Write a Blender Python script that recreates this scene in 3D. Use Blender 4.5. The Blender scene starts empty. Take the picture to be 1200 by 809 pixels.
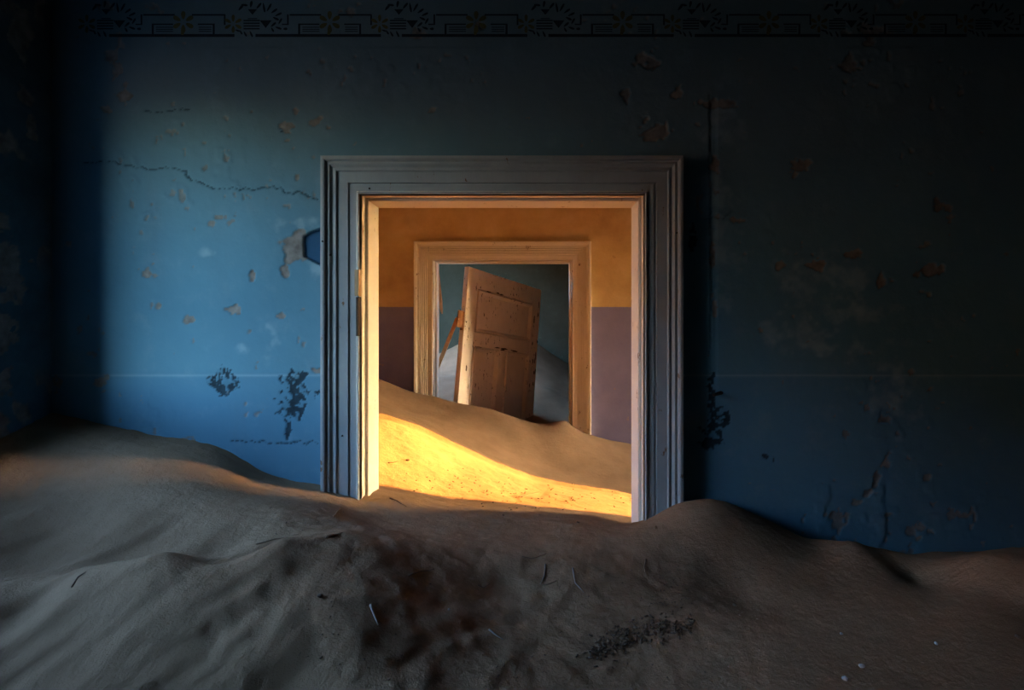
import bpy, bmesh, math, random
import numpy as np
from mathutils import Vector, Matrix

# ------------------------------------------------------------------ camera, sky, sun, exposure
sc = bpy.context.scene
C = sc.collection
F, CX, CY, EYE = 600.0, 622.0, 365.0, 1.66          # focal length and principal point in pixels, eye height in metres

cam = bpy.data.cameras.new('camera')
cam.sensor_width = 36.0
cam.lens = 36.0 * F / 1200.0
cam.shift_x = -(CX - 600.0) / 1200.0
cam.shift_y = -(404.5 - CY) / 1200.0
cam.clip_start = 0.05
co = bpy.data.objects.new('camera', cam)
co.location = (0, 0, EYE)
co.rotation_euler = (math.pi / 2, 0, 0)
C.objects.link(co)
sc.camera = co

SUN_EL, SUN_SKEW = math.radians(9.0), math.radians(8.0)
world = bpy.data.worlds.new('sky')
sc.world = world
world.use_nodes = True
wn = world.node_tree
sky = wn.nodes.new('ShaderNodeTexSky')
sky.sky_type = 'NISHITA'
sky.sun_disc = False
sky.sun_elevation = math.radians(9.0)
sky.sun_rotation = math.pi / 2 - SUN_SKEW
sky.dust_density = 2.0
sky.ozone_density = 2.5
wn.links.new(sky.outputs[0], wn.nodes['Background'].inputs[0])
wn.nodes['Background'].inputs[1].default_value = 1.0

sun = bpy.data.lights.new('sun', 'SUN')
sun.energy = 7.0
sun.angle = math.radians(0.4)
sun.color = (1.0, 0.45, 0.085)
so = bpy.data.objects.new('sun', sun)
d = Vector((-math.cos(SUN_EL) * math.cos(SUN_SKEW), -math.cos(SUN_EL) * math.sin(SUN_SKEW), -math.sin(SUN_EL)))
so.rotation_euler = d.to_track_quat('-Z', 'Y').to_euler()
so.location = (12, 3, 5)
C.objects.link(so)

sc.view_settings.view_transform = 'Standard'
sc.view_settings.look = 'None'
sc.view_settings.gamma = 1.0
sc.view_settings.use_curve_mapping = False
sc.view_settings.exposure = 3.25
sc.cycles.max_bounces = 12
sc.cycles.diffuse_bounces = 4
sc.cycles.sample_clamp_indirect = 0

# ------------------------------------------------------------------ layout (metres; camera at x=0, y=0 looking along +y)
W1F, W1B = 1.875, 2.03           # blue wall: front and back plane
W2F, W2B = 3.89, 4.04            # wall between hall and far room
RB = 6.3                         # back wall of the far room
XL, XR = -1.756, 3.60            # blue room
HL, HR = -1.75, 5.00             # hall
GL, GR = -1.55, 1.75             # far room
YF = -3.6                        # wall behind the camera
CEIL = 3.3
D1 = dict(x0=-0.618, x1=0.412, z=EYE + 0.423)
D2 = dict(x0=-0.738, x1=0.312, z=EYE + 0.385)


def P(px, py, y):
    return Vector(((px - CX) / F * y, y, EYE - (py - CY) / F * y))


# ------------------------------------------------------------------ helpers
def tag(o, label=None, cat=None, group=None, kind=None):
    if label: o['label'] = label
    if cat: o['category'] = cat
    if group: o['group'] = group
    if kind: o['kind'] = kind
    return o


def link(name, me, mats, parent=None, smooth=False):
    o = bpy.data.objects.new(name, me)
    C.objects.link(o)
    if not isinstance(mats, (list, tuple)): mats = [mats]
    if not me.materials:
        for m in mats: me.materials.append(m)
    if parent: o.parent = parent
    if smooth: me.polygons.foreach_set('use_smooth', [True] * len(me.polygons))
    return o


def empty(name, loc=(0, 0, 0)):
    o = bpy.data.objects.new(name, None)
    o.location = loc
    o.empty_display_size = 0.1
    C.objects.link(o)
    return o


def mesh_np(name, V, Q, mat_idx=None):
    me = bpy.data.meshes.new(name)
    V = np.asarray(V, np.float32)
    Q = np.asarray(Q, np.int32)
    n = Q.shape[1]
    me.vertices.add(len(V)); me.vertices.foreach_set('co', V.ravel())
    me.loops.add(Q.size); me.loops.foreach_set('vertex_index', Q.ravel())
    me.polygons.add(len(Q))
    me.polygons.foreach_set('loop_start', np.arange(0, Q.size, n, dtype=np.int32))
    if mat_idx is not None: me.polygons.foreach_set('material_index', np.asarray(mat_idx, np.int32))
    me.update(calc_edges=True)
    return me


def bm_mesh(name, bm):
    bmesh.ops.recalc_face_normals(bm, faces=bm.faces)
    me = bpy.data.meshes.new(name)
    bm.to_mesh(me); bm.free()
    return me


def add_box(bm, a, b, mi=0):
    x0, y0, z0 = a; x1, y1, z1 = b
    v = [bm.verts.new(p) for p in ((x0, y0, z0), (x1, y0, z0), (x1, y1, z0), (x0, y1, z0), (x0, y0, z1), (x1, y0, z1), (x1, y1, z1), (x0, y1, z1))]
    fs = []
    for f in ((0, 3, 2, 1), (4, 5, 6, 7), (0, 1, 5, 4), (2, 3, 7, 6), (1, 2, 6, 5), (3, 0, 4, 7)):
        fc = bm.faces.new([v[i] for i in f]); fc.material_index = mi; fs.append(fc)
    return v


def bevel_box(name, a, b, mat, parent=None, w=0.002):
    bm = bmesh.new(); add_box(bm, a, b)
    bmesh.ops.bevel(bm, geom=bm.edges[:], offset=w, segments=1, affect='EDGES')
    return link(name, bm_mesh(name, bm), mat, parent)


rngL = np.random.RandomState(7)
LAT = rngL.rand(8, 256, 256)


def vnoise(x, y, seed=0):
    xi = np.floor(x).astype(int); yi = np.floor(y).astype(int)
    fx = x - xi; fy = y - yi
    fx = fx * fx * (3 - 2 * fx); fy = fy * fy * (3 - 2 * fy)
    L = LAT[seed % 8]
    s = seed * 37
    a = L[(xi + s) % 256, yi % 256]; b = L[(xi + 1 + s) % 256, yi % 256]
    c = L[(xi + s) % 256, (yi + 1) % 256]; e = L[(xi + 1 + s) % 256, (yi + 1) % 256]
    return (a * (1 - fx) + b * fx) * (1 - fy) + (c * (1 - fx) + e * fx) * fy


def fbm(x, y, seed=0, octv=4):
    t = 0; a = 0.5; n = 0
    for i in range(octv):
        t = t + a * vnoise(x * 2 ** i + 11.3 * i, y * 2 ** i + 5.7 * i, seed + i); n += a; a *= 0.5
    return t / n


def sstep(a, b, x):
    t = np.clip((x - a) / (b - a), 0, 1)
    return t * t * (3 - 2 * t)


# ------------------------------------------------------------------ materials
class NT:
    def __init__(s, name):
        s.m = bpy.data.materials.new(name); s.m.use_nodes = True
        s.t = s.m.node_tree; s.b = s.t.nodes['Principled BSDF']
        s.b.inputs['Roughness'].default_value = 0.85
        s.b.inputs['Specular IOR Level'].default_value = 0.2

    def n(s, typ, **kw):
        nd = s.t.nodes.new(typ)
        for k, v in kw.items(): setattr(nd, k, v)
        return nd

    def l(s, a, b): s.t.links.new(a, b)

    def coord(s):
        g = s.n('ShaderNodeNewGeometry'); return g.outputs['Position']

    def noise(s, scale, detail=4, rough=0.55, vec=None, dist=0.0):
        nd = s.n('ShaderNodeTexNoise'); nd.inputs['Scale'].default_value = scale
        nd.inputs['Detail'].default_value = detail; nd.inputs['Roughness'].default_value = rough
        nd.inputs['Distortion'].default_value = dist
        s.l(vec or s.coord(), nd.inputs['Vector'])
        return nd.outputs['Fac']

    def ramp(s, fac, stops):
        r = s.n('ShaderNodeValToRGB'); e = r.color_ramp.elements
        while len(e) < len(stops): e.new(0.5)
        for i, (p, c) in enumerate(stops):
            e[i].position = p; e[i].color = (*c, 1) if len(c) == 3 else c
        s.l(fac, r.inputs['Fac'])
        return r.outputs['Color']

    def mix(s, fac, a, b, mode='MIX'):
        m = s.n('ShaderNodeMix', data_type='RGBA', blend_type=mode)
        for sock, v in ((m.inputs[0], fac), (m.inputs[6], a), (m.inputs[7], b)):
            if hasattr(v, 'links'): s.l(v, sock)
            elif isinstance(v, (int, float)): sock.default_value = v
            else: sock.default_value = (*v, 1)
        return m.outputs[2]

    def math(s, op, a, b=None):
        m = s.n('ShaderNodeMath', operation=op)
        for i, v in enumerate((a, b)):
            if v is None: continue
            if hasattr(v, 'links'): s.l(v, m.inputs[i])
            else: m.inputs[i].default_value = v
        return m.outputs[0]

    def attr(s, name):
        a = s.n('ShaderNodeAttribute'); a.attribute_name = name
        return a.outputs['Fac']

    def map01(s, v, a, b):
        m = s.n('ShaderNodeMapRange'); m.clamp = True; m.interpolation_type = 'SMOOTHSTEP'
        s.l(v, m.inputs[0]); m.inputs[1].default_value = a; m.inputs[2].default_value = b
        return m.outputs[0]

    def bump(s, h, strength=0.3, dist=0.002):
        b = s.n('ShaderNodeBump'); b.inputs['Strength'].default_value = strength
        b.inputs['Distance'].default_value = dist
        s.l(h, b.inputs['Height']); s.l(b.outputs[0], s.b.inputs['Normal'])

    def col(s, c):
        if hasattr(c, 'links'): s.l(c, s.b.inputs['Base Color'])
        else: s.b.inputs['Base Color'].default_value = (*c, 1)
        return s.m


def z_of(n):
    sp = n.n('ShaderNodeSeparateXYZ'); n.l(n.coord(), sp.inputs[0]); return sp.outputs['Z']


def streak_vec(n, sx, sy, sz):
    mp = n.n('ShaderNodeMapping'); n.l(n.coord(), mp.inputs['Vector'])
    mp.inputs['Scale'].default_value = (sx, sy, sz)
    return mp.outputs[0]


def mat_blue(name='blue_limewash', shade=0.0):
    n = NT(name)
    z = z_of(n)
    base = n.ramp(n.noise(1.6, 5), [(0.3, (0.075, 0.190, 0.265)), (0.7, (0.105, 0.245, 0.325))])
    # limewash field above the dado line is greyer and greener
    up = n.map01(z, 1.7, 2.75)
    base = n.mix(up, base, n.ramp(n.noise(2.2, 5), [(0.3, (0.10, 0.155, 0.18)), (0.7, (0.145, 0.205, 0.23))]))
    low = n.map01(z, 1.45, 1.41)
    base = n.mix(n.math('MULTIPLY', low, 0.3), base, (0.065, 0.175, 0.285))
    base = n.mix(n.math('MULTIPLY', n.map01(n.noise(9, 6, 0.7), 0.5, 0.75), 0.25), base, (0.20, 0.30, 0.36))
    base = n.mix(n.math('MULTIPLY', n.map01(n.noise(3, 6, 0.6, streak_vec(n, 1.5, 1, 0.35)), 0.5, 0.8), 0.3), base, (0.09, 0.12, 0.14))
    if shade: base = n.mix(n.math('ADD', n.math('MULTIPLY', n.map01(n.noise(4, 6, 0.65), 0.35, 0.65), 0.3), shade), base, (0.030, 0.030, 0.030))  # painted shade: pulls the blue towards near black, unevenly
    base = n.mix(n.attr('chalk'), base, (0.42, 0.55, 0.62))
    base = n.mix(n.attr('dark'), base, n.ramp(n.noise(30, 3), [(0.3, (0.010, 0.020, 0.030)), (0.7, (0.020, 0.045, 0.065))]))
    base = n.mix(n.attr('deep'), base, (0.02, 0.075, 0.15))
    base = n.mix(n.attr('tan'), base, n.ramp(n.noise(25, 5), [(0.3, (0.12, 0.105, 0.095)), (0.7, (0.27, 0.25, 0.23))]))
    n.bump(n.noise(90, 5, 0.6), 0.35, 0.0022)
    return n.col(base)


def mat_ochre():
    n = NT('ochre_wall_with_mauve_dado')
    z = z_of(n)
    och = n.ramp(n.noise(3, 6, 0.65), [(0.3, (0.45, 0.30, 0.125)), (0.52, (0.58, 0.41, 0.185)), (0.75, (0.68, 0.52, 0.28))])
    mau = n.ramp(n.noise(4, 6, 0.65), [(0.25, (0.17, 0.16, 0.29)), (0.75, (0.24, 0.225, 0.38))])
    e = n.math('ADD', z, n.math('MULTIPLY', n.noise(40, 3), 0.008))
    base = n.mix(n.map01(e, EYE + 0.034, EYE + 0.040), mau, och)
    wear = n.map01(n.noise(7, 7, 0.7, dist=0.6), 0.66, 0.69)
    base = n.mix(n.math('MULTIPLY', wear, 0.6), base, (0.42, 0.26, 0.12))
    n.bump(n.noise(60, 6, 0.65), 0.35, 0.004)
    return n.col(base)


def mat_green():
    n = NT('green_limewash')
    base = n.ramp(n.noise(2.5, 6, 0.65), [(0.3, (0.026, 0.029, 0.019)), (0.6, (0.044, 0.047, 0.034)), (0.8, (0.07, 0.078, 0.064))])
    base = n.mix(n.map01(n.noise(6, 6, 0.7), 0.62, 0.75), base, (0.11, 0.135, 0.13))
    n.bump(n.noise(50, 5), 0.3, 0.004)
    return n.col(base)


def mat_paint(name, c0, c1, chip=(0.16, 0.09, 0.05), amt=0.64, scale=38, grain=0.14):
    n = NT(name)
    base = n.ramp(n.noise(6, 5, 0.6), [(0.3, c0), (0.7, c1)])
    gr = n.noise(30, 4, 0.6, streak_vec(n, 4, 4, 0.25))
    base = n.mix(n.math('MULTIPLY', n.map01(gr, 0.45, 0.8), grain), base, tuple(0.7 * v for v in c0))
    ch = n.math('MULTIPLY', n.map01(n.noise(scale, 5, 0.65, streak_vec(n, 1, 1, 0.45)), amt, amt + 0.03), n.map01(n.noise(4.5, 3), 0.46, 0.58))
    base = n.mix(ch, base, chip)
    h = n.math('SUBTRACT', n.math('MULTIPLY', gr, grain), ch)
    n.bump(h, 0.4, 0.002)
    n.b.inputs['Roughness'].default_value = 0.65
    return n.col(base)


def mat_sand():
    n = NT('desert_sand')
    base = n.ramp(n.noise(5, 6, 0.6), [(0.3, (0.203, 0.128, 0.080)), (0.7, (0.272, 0.176, 0.112))])
    base = n.mix(n.math('MULTIPLY', n.map01(n.noise(420, 2, 0.7), 0.62, 0.75), 0.45), base, (0.17, 0.12, 0.09))
    base = n.mix(n.math('MULTIPLY', n.map01(n.noise(60, 6, 0.75), 0.60, 0.72), 0.3), base, (0.22, 0.15, 0.11))
    h = n.math('ADD', n.math('MULTIPLY', n.noise(260, 3, 0.7), 0.25), n.noise(38, 6, 0.7))
    n.bump(h, 0.8, 0.008)
    n.b.inputs['Roughness'].default_value = 1.0
    n.b.inputs['Specular IOR Level'].default_value = 0.05
    return n.col(base)


def mat_plain(name, c, rough=0.85, var=0.25, scale=20):
    n = NT(name)
    n.b.inputs['Roughness'].default_value = rough
    n.bump(n.noise(scale * 4, 4), 0.25, 0.001)
    return n.col(n.ramp(n.noise(scale, 4), [(0.3, tuple(v * (1 - var) for v in c)), (0.7, tuple(min(1, v * (1 + var)) for v in c))]))


M = dict(
    blue=mat_blue(), shadowed=mat_blue('shade_tinted_blue_limewash', 0.35), ochre=mat_ochre(), green=mat_green(), sand=mat_sand(),
    casing=mat_paint('pale_casing_paint', (0.25, 0.275, 0.29), (0.33, 0.35, 0.355)),
    cream=mat_paint('cream_casing_paint', (0.64, 0.58, 0.49), (0.71, 0.65, 0.56), grain=0.05),
    door=mat_paint('door_leaf_paint', (0.58, 0.50, 0.43), (0.68, 0.60, 0.52), chip=(0.06, 0.035, 0.02), amt=0.60, scale=44),
    plaster=mat_plain('bare_plaster', (0.42, 0.36, 0.30)),
    ceil=mat_plain('ceiling_boards', (0.06, 0.05, 0.045)),
    iron=mat_plain('rusty_iron', (0.035, 0.025, 0.022), 0.7),
    rot=mat_plain('dark_weathered_wood', (0.075, 0.045, 0.028)),
    rust=mat_plain('rust', (0.22, 0.10, 0.04), 0.8),
    wood=mat_plain('bare_wood', (0.42, 0.29, 0.17)),
    lath=mat_plain('broken_lath_wood', (0.50, 0.27, 0.12)),
    twig=mat_plain('dry_twig', (0.13, 0.085, 0.06)),
    bleached=mat_plain('bleached_wood', (0.24, 0.225, 0.21)),
    stone=mat_plain('pale_pebble', (0.50, 0.50, 0.50)),
    litter=mat_plain('dry_litter', (0.10, 0.07, 0.05), var=0.6, scale=120),
    stencil=mat_plain('stencil_black', (0.020, 0.026, 0.033)),
    stencil_y=mat_plain('stencil_olive', (0.10, 0.090, 0.035)),
)


# ------------------------------------------------------------------ walls
def wall_xz(name, xa, xb, yf, yb, z0, z1, mf, mb, hole=None):
    """a wall across the view: faces towards -y use mf, the rest mb; hole = (x0, x1, ztop)"""
    bm = bmesh.new()
    def piece(x0, x1, za, zb):
        add_box(bm, (x0, yf, za), (x1, yb, zb))
    if hole:
        piece(xa, hole[0], z0, z1); piece(hole[1], xb, z0, z1); piece(hole[0], hole[1], hole[2], z1)
    else:
        piece(xa, xb, z0, z1)
    me = bm_mesh(name, bm)
    me.materials.append(mf); me.materials.append(mb)
    for p in me.polygons: p.material_index = 0 if p.normal.y < -0.5 else 1
    return tag(link(name, me, []), kind='structure')


def wall_yz(name, x_in, x_out, ya, yb, z0, z1, m_in, hole=None):
    """a side wall; hole = (y0, y1, z0, z1)"""
    bm = bmesh.new()
    a, b = min(x_in, x_out), max(x_in, x_out)
    if hole:
        h0, h1, hz0, hz1 = hole
        add_box(bm, (a, ya, z0), (b, h0, z1)); add_box(bm, (a, h1, z0), (b, yb, z1))
        add_box(bm, (a, h0, z0), (b, h1, hz0)); add_box(bm, (a, h0, hz1), (b, h1, z1))
    else:
        add_box(bm, (a, ya, z0), (b, yb, z1))
    me = bm_mesh(name, bm)
    me.materials.append(m_in); me.materials.append(M['plaster'])
    sgn = 1 if x_in > x_out else -1
    for p in me.polygons: p.material_index = 1 if p.normal.x * sgn < -0.5 else 0
    return tag(link(name, me, []), kind='structure')


def blob(X, Z, px, py, rx, ry, seed, rough=0.9, nf=26, soft=0.12, amp=None):
    x = (px - CX) / 320.0; z = EYE - (py - CY) / 320.0
    near = (np.abs(X - x) < rx / 320 * 2.2) & (np.abs(Z - z) < ry / 320 * 2.2)
    out = np.zeros_like(X)
    xs, zs = X[near], Z[near]
    r = np.hypot((xs - x) / (rx / 320), (zs - z) / (ry / 320))
    nz = fbm(xs * nf + seed * 3.1, zs * nf + seed * 1.7, seed, 4) - 0.5
    out[near] = sstep(0, soft, 1 - r + nz * 2 * rough)
    return out


def polyline_dist(X, Z, pts):
    d = np.full(X.shape, 9.0)
    for (a, b), (c, e) in zip(pts[:-1], pts[1:]):
        vx, vz = c - a, e - b
        L = vx * vx + vz * vz
        t = np.clip(((X - a) * vx + (Z - b) * vz) / L, 0, 1)
        d = np.minimum(d, np.hypot(X - a - t * vx, Z - b - t * vz))
    return d


def build_blue_wall():
    z0f, z1f, st = 0.62, 2.86, 0.005
    xs = np.arange(XL, 2.40, st); zs = np.arange(z0f, z1f + st, st)
    hx0, hx1, hz = D1['x0'] - 0.012, D1['x1'] + 0.012, D1['z'] + 0.012
    Xg, Zg = np.meshgrid(xs, zs)
    X, Z = Xg.ravel(), Zg.ravel()
    tan = np.zeros_like(X); dark = tan.copy(); deep = tan.copy(); chalk = tan.copy()
    mx = np.maximum
    # bare patches where the limewash has come away
    for i, (px, py, rx, ry) in enumerate((
            (135, 62, 12, 26), (128, 8, 16, 8), (145, 110, 11, 13), (125, 128, 11, 7), (175, 320, 13, 10), (335, 150, 9, 8), (372, 142, 8, 6),
            (385, 150, 7, 5), (346, 130, 4, 6), (118, 446, 9, 9), (220, 374, 9, 6), (277, 362, 10, 7), (330, 370, 6, 4), (295, 323, 3, 9), (334, 318, 5, 6),
            (212, 225, 7, 4), (348, 208, 4, 6), (336, 165, 6, 3), (186, 359, 5, 4), (760, 70, 14, 12), (765, 155, 18, 17), (735, 113, 9, 12), (795, 107, 9, 10),
            (842, 122, 22, 7), (838, 192, 6, 9), (1090, 315, 19, 11), (962, 308, 16, 12), (915, 310, 10, 7), (1035, 330, 10, 9), (1000, 298, 12, 6), (995, 75, 22, 13), (1020, 40, 16, 14),
            (870, 258, 14, 4), (935, 195, 14, 12), (1105, 240, 10, 9), (370, 435, 10, 5), (248, 262, 6, 4), (255, 255, 8, 3), (490, 40, 9, 7), (560, 28, 7, 8), (410, 12, 12, 12), (835, 300, 4, 24), (838, 365, 3, 14))):
        tan = mx(tan, blob(X, Z, px, py, rx * 0.72, ry * 0.72, i + 1, 1.5, nf=40))
    tan = mx(tan, blob(X, Z, 348, 292, 17, 19, 3, 0.75)) 
    dens = sstep(0.52, 0.75, fbm(X * 2.3, Z * 2.3, 5, 3))
    small = sstep(0.80, 0.83, fbm(X * 26, Z * 22, 2, 4) + 0.10 * dens)
    tan = mx(tan, small * 0.8)
    # dark under-stencil showing through
    for i, (px, py, rx, ry, rg) in enumerate(((262, 446, 15, 16, 0.75), (343, 450, 10, 12, 1.5), (346, 468, 13, 17, 1.6), (341, 482, 11, 8, 1.5), (338, 505, 3, 10, 1.2), (352, 440, 8, 6, 0.9),
                                              (833, 512, 13, 14, 0.9), (842, 492, 10, 12, 1.1), (833, 470, 4, 30, 1.2), (896, 536, 4, 3.5, 1.0), (907, 539, 3, 3.5, 1.0), (812, 275, 5, 18, 0.9),
                                              (370, 460, 6, 3, 1.1), (330, 152, 3, 3, 0.8))):
        dark = mx(dark, blob(X, Z, px, py, rx, ry, i + 11, rg, nf=46))
    dark *= 0.15 + 0.85 * sstep(0.36, 0.46, fbm(X * 70, Z * 70, 7, 3))
    # pale scallops in the left stencil remnant
    xq = (X * 320 + CX - 246) / 8.2; zq = (434 - ((EYE - Z) * 320 + CY))
    scal = np.abs(((xq % 1) - 0.5)) * 2
    inb = (np.abs(X * 320 + CX - 262) < 17) & (zq < 8) & (zq > -14)
    dark = np.where(inb & (np.abs(scal - np.clip(0.45 - zq / 26, 0, 1)) < 0.16), 0.15 * dark, dark)
    qx, qy = X * 320 + CX + 3.5 * (fbm(X * 45, Z * 45, 2, 3) - 0.5), (EYE - Z) * 320 + CY + 3.5 * (fbm(X * 45 + 7, Z * 45, 5, 3) - 0.5)
    deep = sstep(0, 1.5, np.minimum.reduce([qx - 354 - 0.010 * (qy - 285) ** 2 * 0.6, qy - 276 + (qx - 354) * 0.42, 300 - qy + (qx - 354) * 0.5])) * (qx < 385)
    tan *= 1 - deep
    # chalky efflorescence and smears
    for i, (px, py, rx, ry) in enumerate(((325, 397, 12, 12), (285, 408, 22, 9), (375, 315, 20, 8), (345, 262, 22, 8), (955, 322, 30, 20), (990, 330, 20, 18), (960, 408, 40, 8), (930, 388, 40, 16), (842, 140, 26, 26), (842, 290, 18, 60), (838, 220, 20, 70), (245, 298, 9, 5), (1000, 365, 50, 12), (1040, 455, 30, 40))):
        chalk = mx(chalk, 0.32 * blob(X, Z, px, py, rx * 1.2, ry * 1.2, i + 21, 1.5, nf=22, soft=1.4))
    # dado line, a thin proud pale line
    zl = EYE - (440 - CY) / 320.0
    line = np.exp(-((Z - zl + 0.003 * (fbm(X * 3, X * 0 + 2, 6, 2) - 0.5)) / 0.004) ** 2) * sstep(0.3, 0.6, fbm(X * 4, X * 0, 3, 3) + 0.15)
    chalk = mx(chalk, 0.25 * line)
    W = lambda pts: [((a - CX) / 320.0, EYE - (b - CY) / 320.0) for a, b in pts]
    jx = (fbm(X * 45, Z * 45, 1, 3) - 0.5) * 0.02; jz = (fbm(X * 45 + 9, Z * 45, 4, 3) - 0.5) * 0.02
    crack = np.zeros_like(X)
    for pts, wd in (([(100, 190), (135, 190), (160, 196), (182, 200), (195, 196), (218, 199), (223, 210), (248, 220), (300, 222), (322, 218), (335, 226), (350, 225), (372, 234)], 0.0026),
                    ([(170, 130), (195, 132), (214, 128), (221, 129)], 0.0022), ([(270, 517), (300, 518), (340, 520), (372, 518)], 0.0022),
                    ([(828, 255), (850, 256), (860, 246)], 0.0022), ([(833, 110), (832, 200), (834, 300), (833, 420)], 0.0026)):
        dd = polyline_dist(X + jx, Z + jz, W(pts))
        crack = mx(crack, sstep(wd, wd * 0.35, dd))
    groove = sstep(0.016, 0.010, np.abs(X - (836 - CX) / 320)) * sstep(EYE - (470 - CY) / 320, EYE - (440 - CY) / 320, Z) * sstep(EYE - (100 - CY) / 320, EYE - (125 - CY) / 320, Z)
    dark = mx(dark, crack * np.where(X > 0, 0.35, 0.85))
    keep = 1 - np.clip(tan + dark + deep, 0, 1)
    hgt = 0.0022 * (fbm(X * 5, Z * 5, 0, 3) - 0.5) * 2 + 0.0016 * (fbm(X * 34, Z * 34, 3, 4) - 0.5) * keep
    bub = sstep(0.60, 0.72, fbm(X * 15 + 3, Z * 13, 6, 3)) * dens
    hgt += 0.0022 * bub * keep + 0.0012 * line
    hgt -= 0.0032 * tan + 0.0022 * dark + 0.012 * deep + 0.003 * crack + 0.002 * groove
    fade = sstep(EYE - (50 - CY) / 320, EYE - (60 - CY) / 320, Z)
    hgt = np.minimum(hgt, 0.0005) * (1 - fade) * 0 + np.where(Z > EYE - (55 - CY) / 320, np.minimum(hgt, 0.0), hgt)
    V = np.stack([X, W1F - hgt, Z], 1)
    nx, nz = len(xs), len(zs)
    ii, jj = np.meshgrid(np.arange(nx - 1), np.arange(nz - 1))
    cx = xs[ii] + st / 2; cz = zs[jj] + st / 2
    ok = ~((cx > hx0) & (cx < hx1) & (cz < hz))
    a = (jj * nx + ii)[ok]
    Q = np.stack([a, a + 1, a + 1 + nx, a + nx], 1)
    nv = len(V)
    # coarse remainder: strips above and below the fine field, back face, reveals
    ex, ey = [], []
    eV, eQ, eM = [], [], []
    def quad(p, mi):
        k = nv + len(eV); eV.extend(p); eQ.append([k, k + 1, k + 2, k + 3]); eM.append(mi)
    xa, xb = XL - 0.60, HR + 0.25
    quad([(xa, W1F, zs[-1]), (xb, W1F, zs[-1]), (xb, W1F, CEIL), (xa, W1F, CEIL)], 0)
    quad([(xa, W1F, 0), (hx0, W1F, 0), (hx0, W1F, zs[0]), (xa, W1F, zs[0])], 0)
    quad([(hx1, W1F, 0), (xb, W1F, 0), (xb, W1F, zs[0]), (hx1, W1F, zs[0])], 0)
    quad([(xs[-1], W1F, zs[0]), (xb, W1F, zs[0]), (xb, W1F, zs[-1]), (xs[-1], W1F, zs[-1])], 0)
    quad([(xa, W1B, 0), (xa, W1B, CEIL), (hx0, W1B, CEIL), (hx0, W1B, 0)], 1)
    quad([(hx1, W1B, 0), (hx1, W1B, CEIL), (xb, W1B, CEIL), (xb, W1B, 0)], 1)
    quad([(hx0, W1B, hz), (hx0, W1B, CEIL), (hx1, W1B, CEIL), (hx1, W1B, hz)], 1)
    quad([(hx0, W1F, 0), (hx0, W1B, 0), (hx0, W1B, hz), (hx0, W1F, hz)], 2)
    quad([(hx1, W1F, 0), (hx1, W1F, hz), (hx1, W1B, hz), (hx1, W1B, 0)], 2)
    quad([(hx0, W1F, hz), (hx0, W1B, hz), (hx1, W1B, hz), (hx1, W1F, hz)], 2)
    quad([(xa, W1F, CEIL), (xb, W1F, CEIL), (xb, W1B, CEIL), (xa, W1B, CEIL)], 2)
    quad([(xa, W1F, 0), (xa, W1F, CEIL), (xa, W1B, CEIL), (xa, W1B, 0)], 2)
    quad([(xb, W1F, 0), (xb, W1B, 0), (xb, W1B, CEIL), (xb, W1F, CEIL)], 2)
    me = mesh_np('wall_back', np.vstack([V, eV]), np.vstack([Q, eQ]), np.concatenate([np.zeros(len(Q)), eM]))
    for nm, arr in (('tan', tan), ('dark', dark), ('deep', deep), ('chalk', chalk)):
        at = me.attributes.new(nm, 'FLOAT', 'POINT')
        at.data.foreach_set('value', np.concatenate([arr, np.zeros(len(eV))]).astype(np.float32))
    for m in (M['blue'], M['ochre'], M['plaster']): me.materials.append(m)
    sm = np.zeros(len(me.polygons), bool); sm[:len(Q)] = True
    me.polygons.foreach_set('use_smooth', sm)
    return tag(link('wall_back', me, []), kind='structure')


wall_back = build_blue_wall()


def build_left_wall():
    """inner skin fine near the corner; the window that lights the room sits nearer the camera"""
    wy0, wy1, wz0, wz1 = 0.40, 1.54, 1.42, 2.50
    o = wall_yz('wall_left', XL, XL - 0.60, YF, W1F, 0, CEIL, M['shadowed'], (wy0, wy1, wz0, wz1))  # wall and coat wear the blue with shade painted in
    st = 0.006
    ys = np.arange(1.56, W1F + st, st); zs = np.arange(0.7, 2.9, st)
    Yg, Zg = np.meshgrid(ys, zs); Y, Z = Yg.ravel(), Zg.ravel()
    tan = sstep(0.60, 0.64, fbm(Y * 7 + 3, Z * 5, 2, 5)) * sstep(0.45, 0.6, fbm(Y * 2 + 1, Z * 2, 4, 2))
    for (y, z, r, s) in ((1.76, 2.62, 0.05, 3), (1.78, 2.40, 0.03, 5), (1.80, 2.30, 0.022, 7), (1.72, 1.78, 0.06, 2), (1.70, 1.60, 0.05, 6), (1.71, 1.42, 0.03, 1), (1.70, 1.95, 0.025, 9), (1.69, 1.25, 0.05, 4)):
        r0 = np.hypot(Y - y, (Z - z) / 1.6) / r + (fbm(Y * 30 + s, Z * 30, s, 4) - 0.5) * 2
        tan = np.maximum(tan, sstep(1, 0.88, r0))
    hgt = 0.002 + 0.003 * (fbm(Y * 6, Z * 6, 1, 3) - 0.5) + 0.002 * (fbm(Y * 30, Z * 30, 2, 4) - 0.5) - 0.003 * tan
    V = np.stack([XL + 0.002 + hgt, Y, Z], 1)
    ny, nz = len(ys), len(zs)
    ii, jj = np.meshgrid(np.arange(ny - 1), np.arange(nz - 1)); a = (jj * ny + ii).ravel()
    me = mesh_np('plaster_coat', V, np.stack([a, a + ny, a + ny + 1, a + 1], 1))
    for nm, arr in (('tan', tan), ('dark', 0 * tan), ('deep', 0 * tan), ('chalk', 0 * tan)):
        me.attributes.new(nm, 'FLOAT', 'POINT').data.foreach_set('value', arr.astype(np.float32))
    link('plaster_coat', me, M['shadowed'], o, True)


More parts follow.
